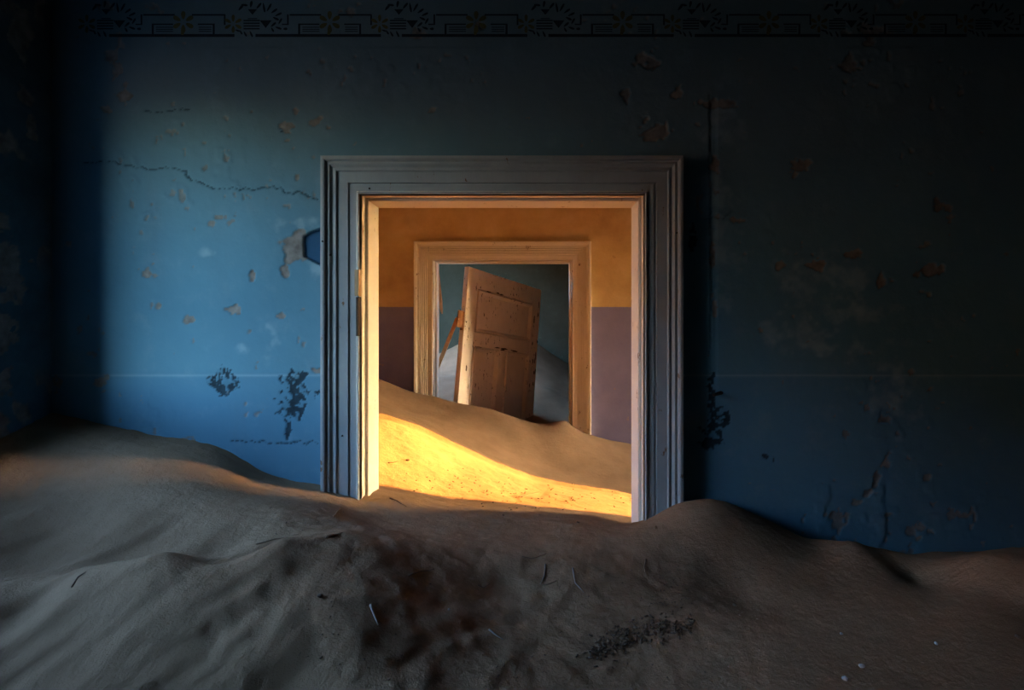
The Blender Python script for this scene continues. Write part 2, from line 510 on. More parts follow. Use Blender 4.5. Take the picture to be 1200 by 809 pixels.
build_left_wall()
wall_yz('wall_right', XR, XR + 0.3, YF, W1F, 0, CEIL, M['shadowed'])  # out of view; same shade-darkened blue, keeps bounced light low
wall_xz('wall_front', XL - 0.60, XR + 0.3, YF - 0.3, YF, 0, CEIL, M['ceil'], M['ceil'])
HALL_WIN = (3.00, 3.61, 0.40, 2.30)
wall_yz('wall_middle_left', HL, HL - 0.35, W1B, W2F, 0, CEIL, M['ochre'])
wall_yz('wall_middle_right', HR, HR + 0.25, W1B, W2F, 0, CEIL, M['ochre'], HALL_WIN)
wall_xz('wall_middle_back', -2.1, HR + 0.25, W2F, W2B, 0, CEIL, M['ochre'], M['green'],
        (D2['x0'] - 0.012, D2['x1'] + 0.012, D2['z'] + 0.012))
wall_yz('wall_far_left', GL, GL - 0.3, W2B, RB, 0, CEIL, M['green'], (4.30, 6.0, 1.0, 2.7))
wall_yz('wall_far_right', GR, GR + 0.3, W2B, RB, 0, CEIL, M['green'])
wall_xz('wall_far_back', GL - 0.3, GR + 0.3, RB, RB + 0.3, 0, CEIL, M['green'], M['plaster'])
for nm, a, b, m in (('ceiling', (-2.36, YF - 0.3, CEIL), (XR + 0.35, W1B - 0.02, CEIL + 0.2), 'ceil'), ('ceiling_middle', (-2.36, W1B - 0.02, CEIL), (HR + 0.3, W2B - 0.02, CEIL + 0.2), 'plaster'),
                    ('ceiling_far', (-2.36, W2B - 0.02, CEIL), (GR + 0.35, RB + 0.3, CEIL + 0.2), 'ceil')):
    bm = bmesh.new(); add_box(bm, a, b)
    tag(link(nm, bm_mesh(nm, bm), M[m]), kind='structure')
bm = bmesh.new(); add_box(bm, (-400, -400, -0.25), (400, 400, 0.0))
tag(link('floor', bm_mesh('floor', bm), M['sand']), kind='structure')


# unseen dune, added to dim and warm the light through the left windows
def build_shade_dune():
    xs = np.linspace(-30, -5, 70); ys = np.linspace(-9, 22, 90)
    Xg, Yg = np.meshgrid(xs, ys); X, Y = Xg.ravel(), Yg.ravel()
    Z = -0.03 + 6.0 * np.exp(-((X + 15 + 0.8 * np.sin(Y * 0.4)) / 4.0) ** 2) * sstep(-7.0, -3.0, Y) * sstep(21, 13, Y) * (0.92 + 0.16 * fbm(X * 0.3, Y * 0.3, 2, 3))
    nx = len(xs)
    ii, jj = np.meshgrid(np.arange(nx - 1), np.arange(len(ys) - 1)); a = (jj * nx + ii).ravel()
    me = mesh_np('added_shade_dune', np.stack([X, Y, Z], 1), np.stack([a, a + 1, a + 1 + nx, a + nx], 1))
    tag(link('added_shade_dune', me, M['sand'], None, True), 'unseen sand dune added outside to dim the light through the left windows', 'dune', kind='structure')


build_shade_dune()

# ------------------------------------------------------------------ door casings
PROFILE = [(0.0, 0.0), (0.0, 0.034), (0.004, 0.038), (0.009, 0.034), (0.010, 0.030), (0.034, 0.030), (0.036, 0.024), (0.041, 0.024), (0.042, 0.033),
           (0.080, 0.034), (0.082, 0.040), (0.086, 0.041), (0.091, 0.038), (0.096, 0.037), (0.100, 0.041), (0.105, 0.046), (0.110, 0.045), (0.114, 0.043), (0.118, 0.046),
           (0.120, 0.054), (0.126, 0.056), (0.134, 0.054), (0.1355, 0.048), (0.1355, 0.0)]


PROFILE = [(u, h * 0.84) for u, h in PROFILE]


def reeded(w):
    p = [(0, 0), (0, 0.030), (0.004, 0.034), (0.010, 0.034), (0.012, 0.028), (0.036, 0.029)]
    u = 0.040
    for k in range(5):
        p += [(u, 0.027), (u + 0.003, 0.033 + 0.001 * k), (u + 0.008, 0.034 + 0.001 * k), (u + 0.011, 0.028)]
        u += 0.0125
    p += [(u, 0.036), (w - 0.022, 0.038), (w - 0.020, 0.046), (w - 0.004, 0.047), (w, 0.043), (w, 0)]
    return p


def casing_piece(name, prof, yw, kind, D, zb, mat, parent):
    """one leg or the head of a casing: the profile swept between its mitres"""
    bm = bmesh.new()
    N = 24
    rows = []
    rr = random.Random(hash(name + kind) % 1000 if False else len(kind) * 7 + int(D['x1'] * 100))
    for s in range(N + 1):
        t = s / N
        row = []
        for (u, h) in prof:
            if kind == 'left': a = (D['x0'] - u, zb + (D['z'] + u - zb) * t)
            elif kind == 'right': a = (D['x1'] + u, zb + (D['z'] + u - zb) * t)
            else: a = (D['x0'] - u + (D['x1'] - D['x0'] + 2 * u) * t, D['z'] + u)
            row.append(bm.verts.new((a[0], yw - h, a[1])))
        rows.append(row)
    n = len(prof)
    for s in range(N):
        for k in range(n):
            k2 = (k + 1) % n
            bm.faces.new((rows[s][k], rows[s][k2], rows[s + 1][k2], rows[s + 1][k]))
    bm.faces.new(rows[0]); bm.faces.new(list(reversed(rows[-1])))
    return link(name, bm_mesh(name, bm), mat, parent)


def door_frame(name, label, D, yw, yb, prof, zb, casing, jamb, rebate):
    root = empty(name, ((D['x0'] + D['x1']) / 2, yw, 0))
    tag(root, label, kind='structure')
    off = Matrix.Translation(root.location).inverted()
    parts = []
    for k in ('left', 'right', 'head'):
        parts.append(casing_piece('casing', prof, yw, k, D, zb, casing, root))
    x0, x1, z = D['x0'], D['x1'], D['z']
    yf = yw - (0.0278 if prof is PROFILE else 0.029)
    ys = yw + rebate
    g = 0.0005
    parts.append(bevel_box('jamb', (x0 - 0.0115, yf, zb), (x0, yb, z + 0.0115), jamb, root))
    parts.append(bevel_box('jamb', (x1, yf, zb), (x1 + 0.0115, yb, z + 0.0115), jamb, root))
    parts.append(bevel_box('jamb', (x0, yf, z), (x1, yb, z + 0.0115), jamb, root))
    parts.append(bevel_box('door_stop', (x0, ys, zb), (x0 + 0.013, yb + 0.008, z), jamb, root, 0.0022))
    parts.append(bevel_box('door_stop', (x1 - 0.012, ys, zb), (x1, yb + 0.008, z), jamb, root, 0.0022))
    parts.append(bevel_box('door_stop', (x0 + 0.013, ys, z - 0.012), (x1 - 0.012, yb + 0.008, z), jamb, root, 0.0022))
    for p in parts:
        p.matrix_parent_inverse = off
    return root, off


trim_1, off1 = door_frame('trim_1', 'wide moulded door casing around the opening in the blue wall', D1, W1F, W1B, PROFILE, 0.55, M['casing'], M['cream'], 0.033)
trim_2, off2 = door_frame('trim_2', 'reeded cream door casing on the ochre and mauve wall', D2, W2F, W2B, reeded(0.142), 0.45, M['cream'], M['cream'], 0.06)

# hinge remains and wood repair on the left jamb of the blue opening
def frame_part(name, a, b, mat, w=0.0015):
    o = bevel_box(name, a, b, mat, trim_1, w); o.matrix_parent_inverse = off1; return o
zz = lambda py: EYE - (py - CY) / F * 1.835
frame_part('wood_patch', (D1['x0'] - 0.014, 1.835, zz(347)), (D1['x0'] + 0.0015, 1.866, zz(316)), M['wood'])['label'] = 'bare wood repair let into the casing edge'
frame_part('hinge_plate', (D1['x0'] - 0.010, 1.838, zz(394)), (D1['x0'] + 0.0015, 1.864, zz(348)), M['iron'])['label'] = 'black iron hinge plate'
bm = bmesh.new()
for a, b in ((394, 372), (371, 349)):
    c = bmesh.ops.create_cone(bm, cap_ends=True, segments=12, radius1=0.005, radius2=0.005, depth=zz(b) - zz(a))
    bmesh.ops.translate(bm, verts=c['verts'], vec=(D1['x0'] - 0.004, 1.837, (zz(a) + zz(b)) / 2))
k = link('hinge_knuckle', bm_mesh('hinge_knuckle', bm), M['iron'], trim_1); k.matrix_parent_inverse = off1
# nail heads on the casing
for px, py in ((433, 221), (378, 283), (401, 511), (793, 273), (387, 299)):
    p = P(px, py, W1F - 0.03)
    uu = max(D1['x0'] - p.x, p.x - D1['x1'], p.z - D1['z'])
    p = P(px, py, W1F - float(np.interp(uu, [a for a, _ in PROFILE[1:-1]], [b for _, b in PROFILE[1:-1]])))
    bm = bmesh.new(); c = bmesh.ops.create_cone(bm, cap_ends=True, segments=10, radius1=0.004, radius2=0.003, depth=0.004)
    bmesh.ops.rotate(bm, verts=bm.verts, matrix=Matrix.Rotation(math.pi / 2, 3, 'X'))
    bmesh.ops.translate(bm, verts=bm.verts, vec=p + Vector((0, -0.001, 0)))
    o = link('nail_head', bm_mesh('nail_head', bm), M['iron'], trim_1); o.matrix_parent_inverse = off1


# ------------------------------------------------------------------ drifted sand: one height field through all three rooms
CP = []
def cp(y, *pts):
    for px, py in pts:
        v = P(px, py, y); CP.append((v.x, v.y, v.z - EYE))
S = 0.75
# along the blue wall
cp(W1F - .01, (60, 485), (110, 497), (155, 506), (200, 514), (245, 521), (268, 531), (300, 551), (335, 563), (372, 569))
cp(1.69, (0, 515)); CP.append((XL, 1.4, -0.44)); CP.append((XL, 1.2, -0.50))
cp(1.83, (380, 577), (420, 588), (431, 591))
cp(2.03, (446, 574))
# left warm dune
cp(1.66, (60, 530), (130, 538), (200, 549), (245, 560), (300, 578), (360, 590))
cp(1.50, (40, 575), (150, 582), (250, 589), (330, 600), (420, 614))
cp(1.41, (40, 602), (150, 605), (250, 608), (330, 614))
cp(1.31, (30, 650), (150, 652), (250, 648), (320, 640))
# trough and crest of the foreground drift
cp(1.24, (40, 676), (150, 668), (250, 656))
cp(1.08, (0, 690)); cp(1.12, (100, 664)); cp(1.15, (200, 645)); cp(1.23, (330, 636)); cp(1.28, (420, 642)); cp(1.33, (480, 649)); cp(1.42, (550, 652)); cp(1.46, (610, 652)); cp(1.55, (680, 641)); cp(1.67, (740, 621)); cp(1.78, (790, 594))
cp(1.62, (450, 620), (550, 628), (630, 632)); cp(1.78, (480, 600), (550, 606), (650, 612), (720, 615))
cp(1.90, (480, 590), (560, 597), (640, 601), (700, 606))
# ridge of the left flank, then both flanks
cp(1.10, (275, 690)); cp(0.98, (215, 765)); cp(1.17, (350, 668))
cp(1.05, (100, 705), (20, 722)); cp(0.93, (20, 795), (120, 790)); cp(1.0, (120, 735))
cp(1.06, (400, 720)); cp(1.13, (500, 725)); cp(1.22, (600, 730)); cp(0.95, (330, 806)); cp(0.95, (430, 806)); cp(1.02, (600, 806)); cp(0.99, (320, 760)); cp(1.04, (480, 765))
cp(1.22, (480, 685)); cp(1.36, (600, 688)); cp(1.37, (700, 690)); cp(1.30, (760, 720)); cp(1.08, (760, 806), (900, 806), (1050, 806), (1190, 806))
# right side
cp(1.83, (745, 615), (757, 611), (775, 601), (801, 588))
cp(1.80, (828, 586), (860, 592)); cp(1.84, (885, 603), (915, 618)); cp(W1F - .01, (945, 634), (1000, 646), (1090, 648), (1150, 646), (1200, 642), (1300, 640), (1380, 640))
cp(1.68, (1000, 637), (960, 645)); cp(1.70, (1045, 646)); cp(1.72, (1100, 655)); cp(1.50, (1165, 651), (1200, 653)); cp(1.52, (1135, 661))
cp(1.62, (830, 625), (900, 640)); cp(1.58, (1075, 684), (1045, 672)); cp(1.48, (960, 690), (860, 690)); cp(1.35, (1000, 720), (1150, 715), (1200, 715)); cp(1.22, (900, 750), (1100, 755), (1200, 755))
for x in (-1.7, -0.8, 0, 0.8, 1.6, 2.4, 3.6):
    for y, z in ((0.45, -0.84), (0.0, -0.88), (-1.2, -0.88), (-2.5, -0.86), (-3.6, -0.86)): CP.append((x, y, z))
CP += [(3.6, 1.8, -0.80), (3.6, 1.2, -0.80), (2.4, 1.8, -0.80), (2.4, 1.2, -0.78), (1.9, 1.5, -0.78)]
# hall: sunlit strip rising to the left, shaded dune behind it
cp(2.03, (745, 615), (700, 612), (640, 605), (560, 596), (500, 588))
def cpl(ya, yb, *pts):
    for px, py in pts: cp(ya + (yb - ya) * (px - 445) / 296.0, (px, py))
cpl(2.18, 2.36, (445, 570), (520, 583), (590, 590), (660, 597), (741, 606))
cp(2.20, (380, 548)); cpl(2.46, 2.65, (445, 528), (520, 552), (600, 572), (680, 583), (741, 592))
cpl(2.74, 2.95, (445, 489), (480, 499), (520, 516), (560, 535), (600, 552), (640, 565), (690, 573), (741, 581), (800, 590))
cp(3.35, (445, 466), (500, 487), (560, 506), (600, 520), (640, 535), (690, 548), (741, 555))
cp(3.80, (445, 446), (485, 462), (511, 468), (530, 472), (560, 476), (600, 486), (640, 497), (664, 494), (676, 505), (693, 512), (741, 524), (800, 530))
for y in (2.1, 2.6, 3.2, 3.85):
    CP.append((HL, y, -0.36 if y > 2.3 else -0.5)); CP.append((HR, y, -1.0)); CP.append((3.0, y, -1.03)); CP.append((1.4, y, -1.05))
CP += [(-1.2, 2.1, -0.62), (0.9, 2.1, -0.93), (1.6, 2.1, -0.95)]
# far room
cp(4.2, (520, 474), (560, 486), (600, 497), (640, 508), (668, 512))
cp(4.8, (500, 455), (520, 456), (640, 484), (668, 488)); cp(5.2, (500, 441), (520, 441), (560, 445), (600, 450), (640, 457), (668, 467), (690, 474))
cp(5.55, (520, 440), (600, 448), (640, 452), (668, 462))
cp(6.25, (470, 425), (500, 422), (520, 414), (560, 394), (600, 390), (632, 407), (670, 432), (700, 448))
for y in (4.2, 5.2, 6.25): CP.append((GL, y, -0.72)); CP.append((GR, y, -0.80))
CP += [(-2.0, 6.3, -0.7), (2.2, 6.3, -0.8)]
CP = np.array(CP)


def tps_fit(pts, lam=6e-4):
    n = len(pts)
    r2 = ((pts[:, None, :2] - pts[None, :, :2]) ** 2).sum(-1)
    K = 0.5 * r2 * np.log(r2 + 1e-9) + lam * np.eye(n)
    Pm = np.c_[np.ones(n), pts[:, :2]]
    A = np.zeros((n + 3, n + 3)); A[:n, :n] = K; A[:n, n:] = Pm; A[n:, :n] = Pm.T
    return np.linalg.solve(A, np.r_[pts[:, 2], 0, 0, 0])


_a, _b = CP[CP[:, 1] < 2.1], CP[CP[:, 1] > 1.85]
TA = (_a, tps_fit(_a)); TB = (_b, tps_fit(_b))


def tps_eval(T, x, y):
    pts, w = T
    out = np.empty(len(x))
    for s in range(0, len(x), 20000):
        xx, yy = x[s:s + 20000], y[s:s + 20000]
        r2 = (xx[:, None] - pts[None, :, 0]) ** 2 + (yy[:, None] - pts[None, :, 1]) ** 2
        out[s:s + 20000] = (0.5 * r2 * np.log(r2 + 1e-9)) @ w[:-3] + w[-3] + w[-2] * xx + w[-1] * yy
    return out


def seg_dist(x, y, pts):
    return polyline_dist(x, y, pts)


def sand_h(x, y, fine=True):
    x = np.atleast_1d(np.asarray(x, float)); y = np.atleast_1d(np.asarray(y, float))
    h = np.empty(len(x))
    m = y < 2.10
    if m.any(): h[m] = tps_eval(TA, x[m], y[m])
    if (~m).any(): h[~m] = tps_eval(TB, x[~m], y[~m])
    bl = (y > 1.92) & (y < 2.10)
    if bl.any():
        t = sstep(1.92, 2.10, y[bl]); h[bl] = h[bl] * (1 - t) + tps_eval(TB, x[bl], y[bl]) * t
    # relief: churned sand in front, smooth wind-blown faces on the right and left
    churn = sstep(-1.0, -0.5, x) * sstep(0.75, 0.2, x) * sstep(1.75, 1.45, y)
    h += (0.008 + 0.009 * churn) * (fbm(x * 7, y * 7, 1, 3) - 0.5)
    h += (0.003 + 0.011 * churn) * (fbm(x * 24, y * 24, 3, 3) - 0.5)
    hall = sstep(2.95, 3.1, y) * sstep(4.0, 3.8, y)
    h += hall * 0.06 * (fbm(x * 2.6 + 3, y * 3.4, 6, 2) - 0.5)
    # wind streaks down the left flank
    fl = sstep(-0.35, -0.7, x) * sstep(1.5, 1.3, y)
    q = x * 0.75 - y * 0.66
    h += fl * 0.034 * (fbm(q * 9, (x * 0.66 + y * 0.75) * 1.6, 5, 3) - 0.5) * 1.6
    # litter roughness around the doorway and along the sunlit strip
    dw = sstep(1.62, 1.75, y) * sstep(3.1, 2.9, y)
    h += dw * 0.010 * (fbm(x * 20, y * 26, 2, 4) - 0.5)
    # little crust lip at the edge of the sunlit strip
    yl = 2.868 + 0.1405 * x + 0.02 * (fbm(x * 4, x * 0, 4, 3) - 0.5)
    h += 0.014 * np.exp(-((y - yl - 0.004) / 0.012) ** 2) * sstep(0.75, 0.45, x)
    h -= 0.008 * np.exp(-((y - yl + 0.026) / 0.012) ** 2) * sstep(0.75, 0.45, x)
    return h + EYE


def build_sand():
    ys = np.unique(np.round(np.concatenate([np.arange(YF - 0.02, 0.85, 0.06), np.arange(0.85, 3.0, 0.0075), np.arange(3.0, 4.3, 0.014), np.arange(4.3, RB + 0.02, 0.04)]), 4))
    xs = np.concatenate([np.arange(-1.80, 2.43, 0.0085), np.arange(2.44, 5.06, 0.06)])
    Xg, Yg = np.meshgrid(xs, ys); X, Y = Xg.ravel(), Yg.ravel()
    Z = sand_h(X, Y)
    nx, ny = len(xs), len(ys)
    ii, jj = np.meshgrid(np.arange(nx - 1), np.arange(ny - 1))
    cx = (xs[ii] + xs[ii + 1]) / 2; cy = (ys[jj] + ys[jj + 1]) / 2
    e = 0.012
    r1 = (cx > XL - e) & (cx < XR + e) & (cy < W1F + e)
    o1 = (cx > D1['x0'] - e) & (cx < D1['x1'] + e) & (cy > W1F - 0.02) & (cy < W1B + 0.02)
    r2 = (cx > HL - e) & (cx < HR + e) & (cy > W1B - e) & (cy < W2F + e)
    o2 = (cx > D2['x0'] - e) & (cx < D2['x1'] + e) & (cy > W2F - 0.02) & (cy < W2B + 0.02)
    r3 = (cx > GL - e) & (cx < GR + e) & (cy > W2B - e) & (cy < RB + e)
    ok = r1 | o1 | r2 | o2 | r3
    a = (jj * nx + ii)[ok]
    Q = np.stack([a, a + 1, a + 1 + nx, a + nx], 1)
    used = np.unique(Q); remap = np.full(nx * ny, -1); remap[used] = np.arange(len(used))
    me = mesh_np('sand', np.stack([X, Y, Z], 1)[used], remap[Q])
    o = link('sand', me, M['sand'], None, True)
    tag(o, 'wind-blown brown desert sand drifted through the rooms and doorways', 'sand', kind='stuff')


build_sand()


def ground_hit(px, py):
    """distance at which the pixel's ray meets the sand"""
    y = 0.9
    ysamp = np.arange(0.9, 4.0, 0.01)
    xs_ = (px - CX) / F * ysamp; zr = EYE - (py - CY) / F * ysamp
    hs = sand_h(xs_, ysamp)
    k = np.argmax(zr <= hs)
    y = ysamp[k]
    return Vector((xs_[k], y, hs[k]))


# ------------------------------------------------------------------ leaning door leaf
def build_leaf():
    W, H, T = 1.06, 1.86, 0.045
    o = Vector((-0.477, 3.957, 0.347 + EYE))
    u = Vector((0.544, 0.828, -0.137)).normalized()
    v = Vector((-0.067, -0.120, -0.991)); v = (v - u * v.dot(u)).normalized()
    n = u.cross(v).normalized()                      # points away from the camera side
    if n.dot(Vector((0.836, -0.548, 0))) > 0: n = -n
    mat = Matrix((u, n, -v)).transposed().to_4x4(); mat.translation = o
    # local frame: x along the width, y into the thickness, z up from the top edge (negative downwards)
    root = empty('panel_door'); root.matrix_world = mat
    tag(root, 'pale panelled door leaf, torn off and leaning in the far doorway', 'door', kind='thing')
    ws, t, b, c = 0.129, 0.154, 0.500, 0.612
    mid0, mid1 = W / 2 - 0.06, W / 2 + 0.045
    bz = -H
    def board(name, a, e, w=0.002): return bevel_box(name, a, e, M['door'], root, w)
    board('stile', (0, 0, bz), (ws, T, 0)); board('stile', (W - ws, 0, bz), (W, T, 0))
    board('rail', (ws, 0.001, -t), (W - ws, T - 0.001, 0)); board('rail', (ws, 0.001, -c), (W - ws, T - 0.001, -b))
    board('rail', (ws, 0.001, bz), (W - ws, T - 0.001, bz + 0.22)); board('mullion', (mid0, 0.001, bz + 0.22), (mid1, T - 0.001, -c))
    for (x0, x1, z0, z1) in ((ws, W - ws, -b, -t), (ws, mid0, bz + 0.22, -c), (mid1, W - ws, bz + 0.22, -c)):
        pn = bevel_box('panel', (x0 + 0.001, 0.017, z0 + 0.001), (x1 - 0.001, T - 0.015, z1 - 0.001), M['door'], root, 0.001)
        # sloping panel mould, mitred like a picture frame
        bm = bmesh.new()
        pr = [(0.007, 0.0170), (0.007, -0.003), (0.012, -0.008), (0.018, -0.004), (0.026, 0.006), (0.034, 0.013), (0.036, 0.0170)]
        rings = []
        for (k, h) in pr:
            rings.append([bm.verts.new(p) for p in ((x0 + k, h, z0 + k), (x1 - k, h, z0 + k), (x1 - k, h, z1 - k), (x0 + k, h, z1 - k))])
        for r0, r1 in zip(rings[:-1], rings[1:]):
            for q in range(4): bm.faces.new((r0[q], r0[(q + 1) % 4], r1[(q + 1) % 4], r1[q]))
        for q in range(4): bm.faces.new((rings[-1][q], rings[-1][(q + 1) % 4], rings[0][(q + 1) % 4], rings[0][q]))
        link('panel_mould', bm_mesh('panel_mould', bm), M['door'], pn)
    rr = random.Random(3)
    for k in range(26):
        ed = rr.choice(('l', 'r', 'r', 't', 'm'))
        x, z = {'l': (rr.uniform(0.03, 0.10), rr.uniform(-0.95, -0.55)), 'r': (W - rr.uniform(0.01, 0.10), rr.uniform(-0.95, -0.03)), 't': (rr.uniform(0.25, 0.7), -t + rr.uniform(0.0, 0.012)), 'm': (rr.uniform(0.2, 0.9), -c + rr.uniform(0.0, 0.02))}[ed]
        lw, lh = (rr.uniform(0.006, 0.014), rr.uniform(0.02, 0.05)) if ed in 'lr' else (rr.uniform(0.02, 0.06), rr.uniform(0.004, 0.009))
        bm = bmesh.new()
        pts = [(x + lw * rr.uniform(0.5, 1.0) * math.cos(q * 0.785), z + lh * rr.uniform(0.5, 1.0) * math.sin(q * 0.785)) for q in range(8)]
        top = [bm.verts.new((a_, -0.0006, b_)) for a_, b_ in pts]; bot = [bm.verts.new((a_, 0.0015, b_)) for a_, b_ in pts]
        bm.faces.new(top); bm.faces.new(list(reversed(bot)))
        for q in range(8): bm.faces.new((top[q], top[(q + 1) % 8], bot[(q + 1) % 8], bot[q]))
        link('paint_loss', bm_mesh('paint_loss', bm), M['rot'], root)
    # torn hinge on the near edge
    hz = -0.42
    hp = bevel_box('hinge', (-0.004, 0.008, hz - 0.075), (0.001, T - 0.006, hz + 0.065), M['rust'], root, 0.001)
    hp['label'] = 'rusty torn hinge leaf on the door edge'
    bm = bmesh.new()
    for k in range(3):
        cc = bmesh.ops.create_cone(bm, cap_ends=True, segments=10, radius1=0.009, radius2=0.009, depth=0.042)
        bmesh.ops.translate(bm, verts=cc['verts'], vec=(-0.012, 0.006, hz - 0.05 + 0.046 * k))
    add_box(bm, (-0.075, 0.003, hz - 0.06), (-0.012, 0.009, hz + 0.07))
    link('hinge_knuckle', bm_mesh('hinge_knuckle', bm), M['rust'], hp)
    return root


build_leaf()


# ------------------------------------------------------------------ broken laths in the far doorway
def stick(name, a, b, w, t, mat, label, cat, group=None, point=0.5):
    """a split flat lath from a to b with a splintered end at b"""
    a, b = Vector(a), Vector(b)
    ax = (b - a); L = ax.length; ax.normalize()
    s = ax.cross(Vector((0, 1, 0))).normalized(); n = ax.cross(s).normalized()
    bm = bmesh.new()
    rings = []
    for f, k in ((0, 0.9), (0.3, 1.0), (0.7, 1.0), (0.9, 0.8), (1.0, 0.35)):
        c = a + ax * L * f
        bow = n * (0.004 * math.sin(f * math.pi))
        rings.append([bm.verts.new(c + bow + s * sx * w / 2 * k + n * sn * t / 2) for sx, sn in ((-1, -1), (1, -1), (1, 1), (-1, 1))])
    for r0, r1 in zip(rings[:-1], rings[1:]):
        for q in range(4): bm.faces.new((r0[q], r0[(q + 1) % 4], r1[(q + 1) % 4], r1[q]))
    bm.faces.new(rings[0]); bm.faces.new(rings[-1])
    o = link(name, bm_mesh(name, bm), mat)
    return tag(o, label, cat, group)


# the short one is still nailed to the back edge of the jamb; the long one leans from the torn hinge, past the jamb, onto the far room's sand
stick('broken_lath', P(512.5, 317, 4.051), P(518, 368, 4.058), 0.026, 0.008, M['lath'], 'short split wooden lath hanging inside the far door jamb', 'lath')
la, lb = P(536, 373, 3.852), P(514, 428, 4.20)
k = 1.0
while (la + (lb - la) * k).z > sand_h((la + (lb - la) * k).x, (la + (lb - la) * k).y)[0] - 0.02: k += 0.02
stick('broken_lath', la, la + (lb - la) * k, 0.030, 0.012, M['lath'], 'long thin lath leaning from the torn door hinge down into the sand', 'lath')


# ------------------------------------------------------------------ iron peg in the blue wall
def build_peg():
    c = P(834, 460, W1F)
    root_bm = bmesh.new()
    cc = bmesh.ops.create_cone(root_bm, cap_ends=True, segments=12, radius1=0.008, radius2=0.005, depth=0.075)
    bmesh.ops.rotate(root_bm, verts=root_bm.verts, matrix=Matrix.Rotation(math.radians(90), 3, 'X'))
    bmesh.ops.rotate(root_bm, verts=root_bm.verts, matrix=Matrix.Rotation(math.radians(-42), 3, 'Z'))
    for v in root_bm.verts: v.co += c + Vector((0.016, -0.018, -0.0022))
    tag(link('iron_peg', bm_mesh('iron_peg', root_bm), M['iron']), 'dark iron peg driven into the blue wall beside the casing', 'peg')


build_peg()


# ------------------------------------------------------------------ stencilled frieze under the ceiling (flat print)
def build_frieze():
    q = 1 / 320.0
    bmd, bmy = bmesh.new(), bmesh.new()
    def rect(bm, x0, y0, x1, y1):
        bm.faces.new([bm.verts.new((x * q, 0, -y * q)) for x, y in ((x0, y1), (x1, y1), (x1, y0), (x0, y0))])
    def leaf(bm, x, y, L, w, deg):
        a = math.radians(deg); pts = []
        for k in range(10):
            t = k / 10 * 2 * math.pi
            u, s = math.cos(t) * L / 2, math.sin(t) * w / 2 * (0.75 + 0.25 * math.cos(t))
            pts.append(((x + u * math.cos(a) - s * math.sin(a)) * q, 0, -(y + u * math.sin(a) + s * math.cos(a)) * q))
        bm.faces.new([bm.verts.new(p) for p in reversed(pts)])
    rect(bmd, 31, 40, 178, 43.5)
    rect(bmd, 71, 16.6, 108, 18.6); rect(bmd, 128, 16.6, 167, 18.6); rect(bmd, 68, 17, 70, 29.5); rect(bmd, 165.5, 17, 167.5, 29.5); rect(bmd, 62, 28, 69, 29.5)
    rect(bmd, 82.5, 27.8, 106, 29.4); rect(bmd, 135, 27.8, 154, 29.4); rect(bmd, 81, 27.8, 83.4, 40); rect(bmd, 152.4, 27.8, 154.8, 40)
    for y in (31.6, 34, 36.4): rect(bmd, 86, y, 106, y + 1); rect(bmd, 136, y, 151, y + 1)
    for y in (23.4, 26.6, 29.8, 33): rect(bmd, 17, y, 36, y + 1.6)
    rect(bmd, 22, 21.5, 33, 22.6)
    for p in (((22, 11), (33, 11), (27.5, 17.5)), ((36, 24), (50, 24), (43, 33))):
        bmd.faces.new([bmd.verts.new((x * q, 0, -y * q)) for x, y in reversed(p)])
    for x, y, L, w, a in ((14, 9, 9, 4, -50), (18, 6, 8, 3.5, 10), (26, 5, 8, 4, -80), (35, 7, 9, 3.6, -50), (41, 9, 12, 3.4, 80), (47, 9, 11, 3.4, -60), (53, 13, 9, 3.4, -35), (58, 17, 9, 3.4, -25),
                          (55, 22, 8, 3.4, 25), (60, 25, 8, 3.2, -60), (52, 29, 8, 3.4, -40), (58, 33, 8, 3.4, 20), (66, 34, 5, 4, 0), (51, 35, 6, 3, 60), (14, 38, 6, 2.8, 60), (19, 40, 7, 3, 60), (26, 40, 8, 3.2, 65), (10, 36, 6, 2.6, 20)):
        leaf(bmd, x, y, L, w, a)
    for k in range(6):
        a = 60 * k + 30
        leaf(bmy, 118 + 8.5 * math.cos(math.radians(a)), 26 + 8 * math.sin(math.radians(a)), 10, 7, a)
        leaf(bmy, 5 + 7 * math.cos(math.radians(a)), 28 + 6.5 * math.sin(math.radians(a)), 8.5, 5, a)
    leaf(bmy, 117, 38, 7, 5, 90)
    def mk(nm, bm):
        me = bpy.data.meshes.new(nm); bm.to_mesh(me); bm.free(); return me
    md, my = mk('frieze_motif', bmd), mk('frieze_flower', bmy)
    for i in range(-2, 6):
        x = (440 + 171.5 * i - CX) * q
        if x < XL - 0.05: continue
        o = link('frieze_motif', md, M['stencil'], wall_back); o.location = (x, W1F - 0.0009, EYE + CY * q)
        f = link('frieze_flower', my, M['stencil_y'], o); f.location = (0, -0.0003, 0)


build_frieze()


